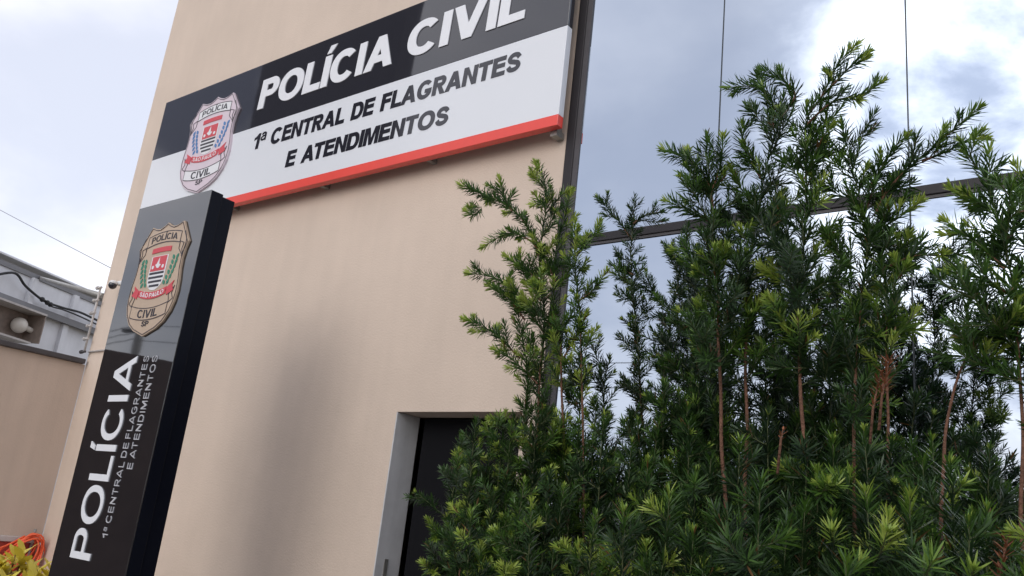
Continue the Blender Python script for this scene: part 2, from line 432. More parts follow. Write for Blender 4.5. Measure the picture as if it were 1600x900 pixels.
# ------------------------------------------------------------------ crest
def crest(parent, cx, z0, w, h, yf, base, leaf):
    """police shield: outline plate with raised printed layers; yf = y of its front"""
    def fn(u, q, d): return Vector((cx + u * w, yf - d, z0 + q * h))
    top = [(0, 1), (.06, .975), (.14, .955), (.22, .96), (.315, .985)]
    side = [(.40, .895), (.50, .79), (.465, .72), (.448, .64), (.455, .55), (.48, .46), (.492, .36), (.475, .27), (.43, .19), (.34, .11), (.22, .055), (.10, .025), (0, 0)]
    half = top + side
    out = half + [(-a, b) for a, b in half[-2:0:-1]]
    sh = MB().prism([out], fn, -.02, 0).build('crest', base, parent)
    def layer(name, m, polys, d):
        q = MB()
        for l in polys: q.prism(l if isinstance(l[0], list) else [l], fn, .0005, d)
        return q.build(name, m, sh)
    def cu(u, amp): return amp * (1 - (u / .36) ** 2)
    def ribbon(zc, hh, ww, amp, n=16):
        xs = [-ww + 2 * ww * i / n for i in range(n + 1)]
        return [(x, zc + hh + cu(x, amp)) for x in xs] + [(x, zc - hh + cu(x, amp)) for x in xs[::-1]]
    def strokes(l, closed=True, t=.007):
        q = []
        m = len(l)
        for k in range(m if closed else m - 1): q.append(band([l[k], l[(k + 1) % m]], t))
        return q
    def drawn(l, closed=True, t=.007):
        q = MB()
        for k, p in enumerate(strokes(l, closed, t)): q.prism([p], fn, .0005, .0028 + .0003 * (k % 3))
        return q.build('ribbon_outline', MT['line'], sh)
    r1 = ribbon(.835, .048, .33, .035); r2 = ribbon(.225, .050, .36, -.035)
    rm = MT['cwhite'] if base is MT['crest'] else base
    for r_ in (r1, r2): layer('ribbon', rm, [r_], .0015); drawn(r_)
    for s in (-1, 1):
        drawn([(s * .340, .80), (s * .42, .78), (s * .40, .73), (s * .44, .66), (s * .34, .735), (s * .340, .765)])
        drawn([(s * .370, .27), (s * .44, .30), (s * .40, .345), (s * .43, .41), (s * .34, .34), (s * .365, .29)])
        drawn(catmull([(s * .40, .885), (s * .455, .79), (s * .42, .66)], 4), False)
    drawn([(a * .965, .5 + (b - .5) * .972) for a, b in out], True, .006)
    # arms in the middle
    def arms(x, z, b0, t):
        return [(-x, t), (x, t), (x, z + .08)] + [(x * math.cos(a), z + .08 - (z + .08 - b0) * math.sin(a)) for a in [math.pi * i / 14 for i in range(1, 14)]] + [(-x, z + .08)]
    layer('arms_field', MT['cwhite'], [arms(.165, .43, .395, .70)], .0025)
    layer('arms_top', MT['cred'], [[(-.145, .565), (.145, .565), (.145, .695), (-.145, .695)], ribbon(.735, .022, .19, .02, 10)], .004)
    stripes = []
    for i in range(4):
        z = .425 + i * .037; ww = .145 if z > .47 else .145 * math.sqrt(max(.15, 1 - ((.51 - z) / .115) ** 2))
        stripes.append([(-ww, z), (ww, z), (ww, z + .019), (-ww, z + .019)])
    layer('arms_stripe', MT['ink'], stripes, .004)
    layer('arms_charge', MT['cwhite'], [[(-.015, .59), (.02, .59), (.055, .62), (.015, .625), (.005, .685), (-.03, .63), (-.06, .62)], ell(.10, .60, .022, .016, n=12), ell(-.10, .60, .022, .016, n=12)], .0055)
    for s in (-1, 1):
        lv = []
        for i in range(6):
            z = .45 + i * .043; x = s * (.225 + .035 * math.sin(i / 5 * 2.2) + .012 * i)
            for dx, an in ((-.035, .6), (.035, -.6)):
                c, q = math.cos(an * s), math.sin(an * s)
                lv.append([(x + dx + (a * c - b * q), z + (a * q + b * c) * .8) for a, b in ((0, -.032), (.021, -.005), (.016, .02), (0, .036), (-.016, .02), (-.021, -.005))])
        layer('laurel', leaf, lv, .003)
    rb = ribbon(.405, .030, .27, -.055)
    tails = [[(s * .275, .40), (s * .40, .455), (s * .375, .415), (s * .42, .37), (s * .30, .335)] for s in (-1, 1)]
    layer('motto_ribbon', MT['cred'], [rb] + tails, .0045)
    def txt(name, text, u0, uw, zb, cap, amp, d0, d, m, v=.2, hh=.16, k=1, lx=1.0):
        q = MB()
        f2 = lambda a, b, d_: Vector((cx + u0 * w + a, yf - d_, z0 + zb * h + b))
        arc = (lambda a: (cu(u0 + a / w, amp)) * h) if amp else None
        lettering(q, text, v, hh, k, uw * w, cap * h, f2, d0, d, gap=.12, arc=arc)
        return q.build(name, m, sh)
    txt('crest_lettering', 'POLÍCIA', -.26, .52, .808, .056, .035, .0016, .0035, MT['ink'])
    txt('crest_lettering', 'CIVIL', -.20, .40, .192, .070, -.035, .0016, .0035, MT['ink'])
    txt('crest_lettering', 'SP', -.07, .14, .085, .045, 0, .0006, .003, MT['ink'])
    txt('crest_lettering', 'SÃO PAULO', -.235, .47, .387, .038, -.055, .0046, .006, MT['cwhite'])
    return sh

# ------------------------------------------------------------------ facade sign
SY = 3.86; SX0, SX1, SZ0, SZM, SZ1 = -7.86, -2.89, 4.10, 4.818, 5.464
sign = empty('facade_sign', (-5.4, FY, 4.1), 'long black and white wall sign with red lower edge fixed high on the beige facade', 'sign')
XS = -4.09
MB().box(SX0, SX1, SY, SY + .055, SZM, SZ1, .002).build('black_panel', MT['black'], sign)
MB().box(SX0, SX1, SY, SY + .055, SZ0 + .075, SZM - .0005, .002).build('white_panel', MT['white'], sign)
MB().box(SX0, SX1, SY - .003, SY + .055, SZ0, SZ0 + .0745, .002).build('red_trim', MT['red'], sign)
for x in (-7.5, -6.4, -5.2, -4.05, -2.97):
    MB().box(x - .02, x + .02, SY + .056, FY - .001, SZ0 + .01, SZ0 + .05).build('bracket', MT['steel'], sign)
    MB().box(x - .02, x + .02, SY + .056, FY - .001, SZ1 - .1, SZ1 - .06).build('bracket', MT['steel'], sign)
for x in (-7.5, -2.955):
    MB().box(x - .025, x + .025, SY + .056, FY - .004, SZ0 - .035, SZ0 + .008).build('bracket', MT['steel'], sign)
def fs(x0, z0): return lambda u, w, d: Vector((x0 + u, SY - d, z0 + w))
lettering(MB(), 'POLÍCIA', .275, .225, 1.06, 1.675, .295, fs(-6.205, 4.985), .0005, .007, gap=.045, shear=.03).build('lettering', MT['letter_w'], sign)
lettering(MB(), 'CIVIL', .275, .225, 1.06, 1.125, .295, fs(-4.385, 4.985), .0005, .007, gap=.055, shear=.03).build('lettering', MT['letter_w'], sign)
lettering(MB(), '1ª CENTRAL DE FLAGRANTES', .28, .225, 1.10, 2.91, .149, fs(-6.155, 4.585), .0005, .003, gap=.05, shear=.06).build('lettering', MT['letter_b'], sign)
lettering(MB(), 'E ATENDIMENTOS', .28, .225, 1.10, 1.79, .147, fs(-5.631, 4.322), .0005, .003, gap=.05, shear=.06).build('lettering', MT['letter_b'], sign)
crest(sign, -6.865, 4.295, .775, .98, SY - .02, MT['crest'], MT['cblue'])

# ------------------------------------------------------------------ totem
TK = 2.62 / 3.5
def tz(z): return EYE + (z - EYE) * TK
TY0, TYM, TY1 = 2.62, 2.705, 2.80; TX0, TX1, TZ = -7.135 * TK, -6.035 * TK, tz(4.05)
tot = empty('totem_sign', (-6.58 * TK, 2.7, .12), 'tall glossy black totem sign with tan crest and upright white lettering', 'sign')
MB().box(TX0, TX1, TY0, TY0 + .006, .30, TZ, .0015).build('front_panel', MT['totem'], tot)
MB().box(TX0 + .0005, TX1 - .0005, TY0 + .0065, TYM, .301, TZ - .0005, .002).build('front_case', MT['totem_side'], tot)
MB().box(TX0 + .02, TX1 - .012, TYM + .001, TY1, .30, TZ - .010, .004).build('rear_case', MT['totem_side'], tot)
MB().box(TX0 - .05, TX1 + .05, TY0 - .05, TY1 + .04, .125, .299, .01).build('plinth', MT['concrete'], tot)
def ft(xb, z0): return lambda u, w, d: Vector((xb * TK - w, TY0 - d, tz(z0) + u))
lettering(MB(), 'POLÍCIA', .20, .13, 1.12, 1.578 * TK, .300 * TK, ft(-6.56, 1.108), .0005, .006, gap=.13).build('lettering', MT['letter_w'], tot)
lettering(MB(), '1ª CENTRAL DE FLAGRANTES', .115, .085, 1.0, 1.395 * TK, .072 * TK, ft(-6.388, 1.288), .0005, .004, gap=.27).build('lettering', MT['letter_g'], tot)
lettering(MB(), 'E ATENDIMENTOS', .115, .085, 1.0, .88 * TK, .072 * TK, ft(-6.262, 1.80), .0005, .004, gap=.27).build('lettering', MT['letter_g'], tot)
crest(tot, -6.548 * TK, tz(2.845), .745 * TK, .985 * TK, TY0 - .012, MT['crest_gold'], MT['cgreen'])

# ------------------------------------------------------------------ boundary wall and things on it
BX = -8.45
bw = empty('boundary_wall', (BX, 1, 0), 'beige side wall with dark capping left of the totem', 'wall')
MB().box(BX - .18, BX, 2.05, FY - .004, 0, 2.79).build('wall_body', MT['wall2'], bw)
MB().box(BX - .22, BX + .05, 2.05, FY - .03, 2.791, 2.84, .008).build('capping', MT['cap'], bw)
MB().box(BX + .002, BX + .06, 2.1, 3.955, 1.10, 1.15, .006).build('ledge', MT['ledge'], bw)
MB().box(BX + .002, BX + .035, 2.1, 3.955, 0, 1.098).build('red_dado', MT['redwall'], bw)

gt = empty('yard_gate', (BX, -.4, .12), 'dark brown sheet gate mirrored in the lower half of the black totem', 'gate')
arc_ = [(-3 + 5.0 * i / 20, 2.92 + .13 * math.sin(math.pi * i / 20)) for i in range(21)]
MB().prism([[(-3, .14)] + arc_ + [(2.0, .14)]], lambda u, w, d: Vector((BX - .06 + d, u, w)), -.03, .03).build('leaf', MT['gate'], gt)
for y in (-2.98, -.5, 1.98): MB().box(BX - .10, BX - .025, y - .04, y + .04, .13, 2.9).build('gate_post', MT['cap'], gt)
hook = tag(MB().tube([(BX + .05, 3.90, .3), (BX + .05, 3.90, 1.225)], .014, 10).build('metal_stake', MT['steel']), 'short grey metal stake holding the orange cable beside the totem', 'stake')
random.seed(4)
mb = MB()
for i in range(9):
    a = random.uniform(.09, .19); dx = random.uniform(-.02, .03); dl = random.uniform(.25, .55); sk = random.uniform(-.25, .12)
    c = Vector((BX + .075 + .012 * i, 3.87, 1.17 + random.uniform(-.03, .025)))
    pts = []
    for k in range(25):
        t = 2 * math.pi * k / 24
        pts.append(c + Vector((dx * math.sin(t) + .02 * math.sin(3 * t + i), (-.12 + sk * .6) * (1 - math.cos(t)) * .5 + a * math.sin(t), -dl * (1 - math.cos(t)) / 2)))
    mb.tube(pts, .0085, 6, caps=False)
mb.tube(catmull([tuple(Vector((BX + .10, 3.80, 1.16))), (BX + .11, 3.62, 1.05), (BX + .11, 3.45, 1.02), (BX + .10, 3.2, 1.06)], 6), .0085, 6)
tag(mb.build('cable_coil', MT['orange']), 'loose coil of orange cable hung by the red wall base', 'cable')

# camera dome, fence bracket, conduit on the facade's left edge
c = at(181, 448, 3.93)
sc_ = empty('security_camera', c, 'small dark dome security camera near the left edge of the facade', 'camera')
q = MB(); q.box(c.x - .01, c.x + .07, 3.93, FY - .002, c.z + .015, c.z + .06, .01); q.sphere(c + Vector((0, -.03, .03)), .042, (1, 1, .6)); q.build('mount', MT['whiteplastic'], sc_)
MB().sphere(c + Vector((0, -.035, .005)), .04).build('dome', MT['letter_b'], sc_)
p0, p1 = at(157, 450, 3.95), at(131.5, 550, 3.95)
fb = empty('fence_bracket', p1, 'thin white rod with short insulators up the corner of the beige facade', 'bracket')
MB().tube([p1, p0], .011, 8).build('rod', MT['ledge'], fb)
for i in range(6):
    p = p0.lerp(p1, i / 5.0)
    q = MB().tube([p + Vector((-.045, -.01, 0)), p + Vector((.04, -.01, 0))], .012, 8); q.tube([p + Vector((-.05, -.01, 0)), p + Vector((-.02, -.01, 0))], .019, 8)
    q.build('insulator', MT['cap'] if i == 5 else MT['ledge'], fb)
tag(MB().tube([p1 + Vector((.01, .035, .01)), (-7.15, FY - .012, 2.93)], .009, 6).build('conduit', MT['ledge']), 'thin beige conduit running across the facade towards the totem', 'conduit')

# ------------------------------------------------------------------ metal shed behind the wall
P0 = Vector((-19.6, 6.9, 0)); DV = Vector((-.405, .914, 0)).normalized(); NV = Vector((DV.y, -DV.x, 0))
def sh(s, z, o=0.0): p = P0 + DV * s + NV * o; return Vector((p.x, p.y, z))
def hit(x, y):
    d = ray(x, y); t = P0.dot(NV) / d.dot(NV); p = d * t; return (Vector((p.x, p.y, 0)) - P0).dot(DV), p.z + EYE
shed = empty('metal_shed', P0, 'grey blue sheet metal shed behind the boundary wall', 'shed')
Z3 = Vector((0, 0, 1))
zr = hit(0, 408)[1]; zb = hit(0, 462)[1]
def slab(name, s0, s1, z0, z1, o0, o1, m, par=shed):
    return MB().obox(sh((s0 + s1) / 2, (z0 + z1) / 2, (o0 + o1) / 2), DV * ((s1 - s0) / 2), NV * ((o1 - o0) / 2), Z3 * ((z1 - z0) / 2)).build(name, m, par)
slab('lower_sheet', -9, 14, 0, zb, -.2, 0, MT['shed'])
slab('upper_sheet', -9, 14, zb + .001, zr - .10, -.2, .10, MT['shed'])
slab('eaves_gutter', -9.2, 14.2, zr - .099, zr + .01, -.25, .14, MT['shed_d'])
slab('beam', -9, 14, zb - .12, zb + .02, .101, .20, MT['shed_d'])
q = MB(); q.obox(sh(2.5, zr + .12, -5), DV * 11.7, NV * 4.9 + Z3 * .1, Z3 * .02); q.build('roof', MT['shed'], shed)
for x, y in ((45, 438), (109, 468), (-25, 410), (165, 490)):
    s0 = hit(x, y)[0]; slab('post', s0 - .07, s0 + .07, zb + .02, zr - .1, .102, .20, MT['shed'])
for x, y in ((33, 490), (97, 515), (-40, 480), (160, 540)):
    s0 = hit(x, y)[0]; slab('post', s0 - .08, s0 + .08, 0, zb - .121, .002, .09, MT['shed'])
# lamp box
s0, zt = hit(36, 492); zl = hit(0, 527)[1]
lb = empty('lamp_box', sh(s0 - .8, zl, .5), 'brown open box with a white round lamp on the grey shed', 'lamp')
slab('back_plate', s0 - 1.6, s0, zl, zt, .10, .14, MT['brownbox'], lb)
slab('top_flap', s0 - 1.6, s0 + .03, zt, zt + .04, .10, .62, MT['ledge'], lb)
slab('bottom_flap', s0 - 1.6, s0 - .1, zl - .04, zl, .10, .5, MT['ledge'], lb)
slab('side_flap', s0, s0 + .03, zl, zt - .001, .10, .6, MT['brownbox'], lb)
sg, zg = hit(11, 507)
MB().sphere(sh(sg, zg, .32), .17, seg=24).build('globe', MT['globe'], lb)
MB().tube([sh(sg + .13, zg, .32), sh(sg + .55, zg - .05, .32)], .06, 10).build('lamp_neck', MT['globe'], lb)
# cables and poles
def hang(name, A, B, sag, r, label, cat, m='cable', n=24, group=None):
    pts = [A.lerp(B, i / n) - Vector((0, 0, sag * 4 * (i / n) * (1 - i / n))) for i in range(n + 1)]
    return tag(MB().tube(pts, r, 6).build(name, MT[m]), label, cat, group)
hang('power_line', at(-140, 252, 9), at(420, 545, 9), .05, .009, 'thin grey power line crossing the pale sky at the far left', 'cable', 'shed_d')
kp = [(-30, 430), (5, 426), (22, 446), (46, 466), (60, 473), (85, 481), (108, 487), (128, 496), (150, 506), (180, 512)]
q = MB(); Pk = [sh(hit(x, y)[0], hit(x, y)[1], .30) for x, y in kp]
q.tube([Vector(p) for p in catmull([tuple(p) for p in Pk], 6)], .028, 6)
Pk2 = [sh(hit(x, y)[0], hit(x, y)[1], .33) for x, y in ((44, 465), (58, 472), (62, 478), (80, 483), (110, 495), (150, 514))]
q.tube([Vector(p) for p in catmull([tuple(p) for p in Pk2], 6)], .018, 6)
for x, y in ((48, 467), (56, 472), (61, 475)): q.sphere(sh(hit(x, y)[0], hit(x, y)[1], .31), .06, seg=8)
tag(q.build('cable_bundle', MT['cable']), 'drooping black cable bundle along the grey shed', 'cable')
a, b = at(63, 434, 8.0), at(162, 463, 4.6)
tag(MB().tube([a, b], .035, 10).build('metal_pole', MT['steel']), 'pale slanting metal pole between shed roof and facade corner', 'pole')

# ------------------------------------------------------------------ across the street (seen only as reflections)
tw = empty('added_tower', (-94, -61, 0), 'dark tall tower added out of view to darken the left part of the wall sign', 'building')
MB().box(-110, -78.5, -63, -60, 0, 88).build('wall', MT['towerwall'], tw)  # unseen slab, added only for its dark reflection in the wall sign
hs = empty('low_house', (-6, -16, 0), 'low pale house mirrored in the bottom of the glass front', 'house')
MB().box(-16, 8, -24, -15, 0, 3.3).build('wall', MT['plasterlt'], hs)
MB().box(-16.4, 8.4, -24.4, -14.6, 3.301, 3.6).build('roof', MT['roofdk'], hs)
for x in (-13, -9, -4, 1, 5): MB().box(x, x + 1.4, -14.995, -14.95, 1, 2.3).build('window', MT['window'], hs)
up = empty('utility_pole', (-26, -8.5, 0), 'thin utility pole mirrored below the tan crest of the totem', 'pole')
MB().tube([(-26, -8.5, 0), (-26, -8.5, 8.0)], [.15, .10], 10).build('post', MT['concrete'], up)
MB().box(-27, -25, -8.55, -8.45, 6.7, 6.8).build('crossarm', MT['cap'], up)
for i in range(3):
    hang('overhead_wire', Vector((-60, -8.5, 6.9 - .22 * i)), Vector((-26, -8.5, 6.9 - .22 * i)), .5, .014, 'thin overhead wire mirrored low in the blue grey top of the totem', 'cable', group='overhead wires mirrored in the totem')
for i in range(2):
    hang('overhead_wire', Vector((-26, -8.5, 6.9 - .5 * i)), Vector((12, -8.5, 5.6 - .7 * i)), .6, .010, 'thin overhead wire mirrored faintly in the glass behind the hedge', 'cable', group='overhead wires mirrored in the glass')
#@@PLANTS@@
# ------------------------------------------------------------------ planting
def leaf_mat(name, stops, rough=.42, trans=.25):
    m = bpy.data.materials.new(name); m.use_nodes = True
    N = m.node_tree.nodes; L = m.node_tree.links; p = N['Principled BSDF']
    at_ = N.new('ShaderNodeAttribute'); at_.attribute_name = 'tone'
    r = N.new('ShaderNodeValToRGB'); L.new(at_.outputs['Fac'], r.inputs[0])
    e = r.color_ramp.elements
    while len(e) > len(stops): e.remove(e[-1])
    while len(e) < len(stops): e.new(1)
    for k, (pos, c) in zip(e, stops): k.position = pos; k.color = (*c, 1)
    L.new(r.outputs[0], p.inputs['Base Color']); p.inputs['Roughness'].default_value = rough; p.inputs['Specular IOR Level'].default_value = .45
    t = N.new('ShaderNodeBsdfTranslucent'); L.new(r.outputs[0], t.inputs[0])
    mx = N.new('ShaderNodeMixShader'); mx.inputs[0].default_value = trans
    L.new(p.outputs[0], mx.inputs[1]); L.new(t.outputs[0], mx.inputs[2])
    L.new(mx.outputs[0], N['Material Output'].inputs[0])
    return m
# tone: 0 old blue-green leaf ... .75 mid ... 1 soft yellow-green new growth; low row lowered for shade too
MT['needle'] = leaf_mat('podocarpus_leaf', [(0, (.15, .075, .03)), (.03, (.15, .075, .03)), (.05, (.013, .029, .014)), (.35, (.026, .060, .016)), (.65, (.060, .135, .020)), (.85, (.16, .26, .035)), (1, (.32, .40, .07))])
MT['bark'] = mat('podocarpus_bark', (.16, .075, .045), .85, var=(30, .35), bump=(60, .6))
MT['twig'] = mat('green_twig', (.07, .085, .03), .7)
MT['deadleaf'] = mat('dead_sprig', (.22, .075, .03), .7, var=(30, .3))

def leaf_mesh(name, B, D, U, Ln, Wd, tone, m, parent, bend=.10, wide=(.32, .72)):
    """strap leaves: base B, direction D, upper-face normal U, lengths, widths (numpy arrays)"""
    n = len(B)
    D = D / np.linalg.norm(D, axis=1, keepdims=True)
    Sd = np.cross(D, U); Sd /= np.linalg.norm(Sd, axis=1, keepdims=True) + 1e-9
    U = np.cross(Sd, D)
    a, b = wide; l = Ln[:, None]; w = Wd[:, None] / 2
    V = np.empty((n, 6, 3), np.float32)
    V[:, 0] = B
    V[:, 1] = B + D * l * a + Sd * w - U * l * bend * a * a
    V[:, 2] = B + D * l * a - Sd * w - U * l * bend * a * a
    V[:, 3] = B + D * l * b + Sd * w * .85 - U * l * bend * b * b
    V[:, 4] = B + D * l * b - Sd * w * .85 - U * l * bend * b * b
    V[:, 5] = B + D * l - U * l * bend
    me = bpy.data.meshes.new(name)
    me.vertices.add(n * 6); me.vertices.foreach_set('co', V.reshape(-1))
    base = np.array([0, 2, 1, 1, 2, 4, 3, 3, 4, 5], np.int32)
    idx = (np.arange(n, dtype=np.int32)[:, None] * 6 + base[None]).reshape(-1)
    me.loops.add(n * 10); me.loops.foreach_set('vertex_index', idx)
    st = (np.arange(n, dtype=np.int32)[:, None] * 10 + np.array([0, 3, 7], np.int32)[None]).reshape(-1)
    me.polygons.add(n * 3); me.polygons.foreach_set('loop_start', st)
    me.update(calc_edges=True)
    at_ = me.attributes.new('tone', 'FLOAT', 'POINT'); at_.data.foreach_set('value', np.repeat(tone, 6).astype(np.float32))
    return link(name, me, m, parent)

def resample(P, step):
    P = np.array(P, float); d = np.r_[0, np.cumsum(np.linalg.norm(np.diff(P, axis=0), axis=1))]
    k = max(2, int(d[-1] / step) + 1); s = np.linspace(0, d[-1], k)
    return np.stack([np.interp(s, d, P[:, i]) for i in range(3)], 1), s
def curve3(pts, n=6): return np.array(catmull([tuple(p) for p in pts], n))

DENS = .74
class Shrub:
    def __init__(s, seed):
        s.r = np.random.default_rng(seed); s.leaf = []; s.tubes = []; s.twigs = []
    def leaves(s, P, l0, l1, pitch=.0024, new=0.0, wid=.0058, frm=0.0, base_tone=.4, tuft=1.0):
        """leaves spiralling along the polyline P; l0 -> l1 leaf length from base to tip"""
        r = s.r; Q, d = resample(P, pitch); L = d[-1]; m = len(Q)
        T = np.gradient(Q, axis=0); T /= np.linalg.norm(T, axis=1, keepdims=True) + 1e-9
        a = np.cross(T, [.31, .2, .93]); a /= np.linalg.norm(a, axis=1, keepdims=True) + 1e-9; c = np.cross(T, a)
        k = np.arange(m); ph = k * 2.39996 + r.uniform(0, 6.28) + r.normal(0, .25, m)
        R = a * np.cos(ph)[:, None] + c * np.sin(ph)[:, None]
        t = d / max(L, 1e-6); tip = np.clip((d - (L - .05)) / .05, 0, 1)
        ang = np.radians(51 - 28 * tip * tuft + r.normal(0, 5, m))
        Dn = T * np.cos(ang)[:, None] + R * np.sin(ang)[:, None]; Dn[:, 2] += .10
        U = T * np.sin(ang)[:, None] - R * np.cos(ang)[:, None]
        # roll the blade a little
        U = U + np.cross(Dn, U) * r.normal(0, .28, m)[:, None]
        ln = (l0 + (l1 - l0) * t) * r.uniform(.78, 1.15, m) * (1 - .35 * tip)
        tone = np.clip(base_tone + r.normal(0, .08, m) + .14 * tip, 0, .72)
        if new > 0: tone = np.clip(tone + new * np.clip((d - (L - .10)) / .08, 0, 1) * .62, 0, 1)
        tone = np.maximum(tone, .06); tone[r.random(m) < .010] = 0
        keep = (d >= frm * L) & (r.random(m) > .06)
        if new > 0 and r.random() < min(.9, new):
            # a fresh bud: a small pale whorl at the very tip
            nb = 9; pb = np.arange(nb) * 2.4 + r.uniform(0, 6); rb = a[-1] * np.cos(pb)[:, None] + c[-1] * np.sin(pb)[:, None]; ab = np.radians(r.uniform(12, 42, nb))[:, None]
            s.leaf.append((np.repeat(Q[-1:], nb, 0), T[-1] * np.cos(ab) + rb * np.sin(ab), T[-1] * np.sin(ab) - rb * np.cos(ab), r.uniform(.022, .036, nb), np.full(nb, .0062), np.clip(r.normal(.92, .06, nb), 0, 1)))
        s.leaf.append((Q[keep], Dn[keep], U[keep], ln[keep], np.full(keep.sum(), wid) * r.uniform(.8, 1.2, keep.sum()), tone[keep]))
    def side(s, o, T, ang, az, L, up=.35, n=6):
        """curved side shoot leaving axis direction T"""
        r = s.r; T = T / np.linalg.norm(T); a = np.cross(T, [.2, .97, .1]); a /= np.linalg.norm(a); c = np.cross(T, a)
        R = a * math.cos(az) + c * math.sin(az); d = T * math.cos(ang) + R * math.sin(ang); d /= np.linalg.norm(d)
        P = [o]; q = o.copy()
        for i in range(n):
            q = q + d * L / n; P.append(q.copy()); d = d + np.array([0, 0, up / n]) + r.normal(0, .05, 3); d /= np.linalg.norm(d)
        return np.array(P)
    def tube(s, P, r0, r1, woody=True):
        (s.tubes if woody else s.twigs).append((P, r0, r1))
    def axis(s, pts, r0=.011, leafy=.5, lat=None, lat_from=.25, L=.16, ll=.06, new=.4, step=.045, tone=.40, wid=.0058, sub=True, tipnew=None, pitch=.0025, tuft=1.0, spread=(42, 62), rise=.5):
        """one upright stem: leafy upper part, side shoots from lat_from upwards"""
        r = s.r; P = curve3(pts); Q, d = resample(P, .02); m = len(Q); tot = d[-1]
        for k in range(3):   # stems are never quite straight
            for f, amp in ((5, .006), (13, .0025)): Q[:, k] += amp * np.sin(d * f * r.uniform(.7, 1.3) + r.uniform(0, 6.28)) * np.minimum(1, d / .3)
        i0 = min(m - 3, int(m * leafy)); w0 = min(m - 2, int(m * (leafy + (1 - leafy) * .25))); rm = .0022 + (r0 - .0022) * (1 - w0 / m)
        if w0 > 2: s.tube(Q[:w0 + 1], r0, rm)
        s.tube(Q[w0:], rm, .0016, woody=False)
        s.leaves(Q[i0:], ll * .95, ll * 1.0, new=(new if tipnew is None else tipnew), base_tone=tone, wid=wid, pitch=pitch, tuft=tuft)
        x = tot * lat_from; az = r.uniform(0, 6.28)
        while x < tot * .985:
            i = min(m - 2, int(x / tot * (m - 1))); f = x / tot
            T = Q[i + 1] - Q[i]; az += 2.39996 + r.normal(0, .3)
            Lx = L * (1.05 - .60 * max(0, (f - lat_from) / (1 - lat_from)) ** 2) * (r.uniform(.35, 1.0) if r.random() < .72 else r.uniform(1.05, 1.6))
            S_ = s.side(Q[i], T, math.radians(r.uniform(*spread)), az, Lx, up=rise)
            s.tube(S_, .0028, .0014, woody=False)
            tn = tone + r.normal(0, .08)
            nw = new * r.uniform(.3, 1.9) if r.random() < .6 else 0
            if r.random() < .10: tn += .28
            s.leaves(S_, ll * .9, ll, new=nw, frm=.06, base_tone=tn, wid=wid, pitch=pitch, tuft=tuft)
            if sub and Lx > .11:
                for k in range(int(Lx / .055)):
                    fr = r.uniform(.3, .85); j = int(fr * 6); o = S_[j]
                    B_ = s.side(o, S_[j + 1] - S_[j], math.radians(r.uniform(35, 60)), r.uniform(0, 6.28), Lx * r.uniform(.3, .55), up=.5)
                    s.tube(B_, .0022, .0013, woody=False)
                    s.leaves(B_, ll * .85, ll * .95, new=nw, frm=.06, base_tone=tn, wid=wid, pitch=pitch, tuft=tuft)
            x += step * DENS * r.uniform(.7, 1.35)
    def build(s, loc, label, group, name='podocarpus_shrub'):
        root = empty(name, loc, label, 'shrub', group)
        A = [np.concatenate([l[k] for l in s.leaf]) for k in range(6)]
        leaf_mesh('foliage', A[0], A[1], A[2], A[3], A[4], A[5], MT['needle'], root)
        q = MB()
        for mi, L_, n_ in ((0, s.tubes, 7), (1, s.twigs, 4)):
            for P, a, b in L_:
                k = len(P); f0 = len(q.bm.faces); q.tube([Vector(p) for p in P], [a + (b - a) * i / (k - 1) for i in range(k)], n_, caps=False)
                if mi:
                    q.bm.faces.ensure_lookup_table()
                    for f in q.bm.faces[f0:]: f.material_index = 1
        me = bpy.data.meshes.new('stem'); q.bm.to_mesh(me); q.bm.free(); link('stem', me, [MT['bark'], MT['twig']], root)
        s.n = len(A[0]); return root

NLEAF = 0
G_BACK = 'podocarpus shrubs of the tall back row'; G_LOW = 'podocarpus shrubs of the low front row'
def P3(lst, Y):
    return [at(p[0], p[1], p[2] if len(p) > 2 else Y) for p in lst]
def tall(seed, Y, axes, label, boughs=(), group=G_BACK, **kw):
    """axes/boughs: stems given by points the photograph shows, at depth Y; the foot is carried down to the bed"""
    global NLEAF
    s = Shrub(seed); foot = None
    for ax in axes:
        o = dict(kw); pts = ax
        if isinstance(ax, dict): o.update({k: v for k, v in ax.items() if k != 'p'}); pts = ax['p']
        P = P3(pts, Y); b = P[0]
        if foot is None: foot = Vector((b.x, b.y, .2))
        f = Vector((b.x * .35 + foot.x * .65, b.y * .35 + foot.y * .65, .2))
        full = [f, f.lerp(b, .5) + Vector((.01, .0, 0))] + P
        # parameters count from the foot, so shift them to the part in view
        whole = sum((full[i + 1] - full[i]).length for i in range(len(full) - 1)); seen = sum((P[i + 1] - P[i]).length for i in range(len(P) - 1))
        q = 1 - seen / whole
        o['leafy'] = q + (1 - q) * o.get('leafy', .4); o['lat_from'] = q + (1 - q) * o.get('lat_from', .15)
        s.axis(full, **o)
    for bo in boughs:
        o = dict(kw); pts = bo
        if isinstance(bo, dict): o.update({k: v for k, v in bo.items() if k != 'p'}); pts = bo['p']
        o.update(r0=o.get('br', .005)); o.pop('br', None)
        o.setdefault('leafy', .15)
        if 'leafy' in kw and not (isinstance(bo, dict) and 'leafy' in bo): o['leafy'] = .12
        if not (isinstance(bo, dict) and 'lat_from' in bo): o['lat_from'] = .25
        if not (isinstance(bo, dict) and 'L' in bo): o['L'] = .085
        o['step'] = .13; o['pitch'] = .0018; o['new'] = min(1, o.get('new', .4) * 1.5); o['tone'] = o.get('tone', .4) + .05
        o['sub'] = False
        s.axis(P3(pts, Y), **o)
    r = s.build(foot, label, group); NLEAF += s.n
    return r

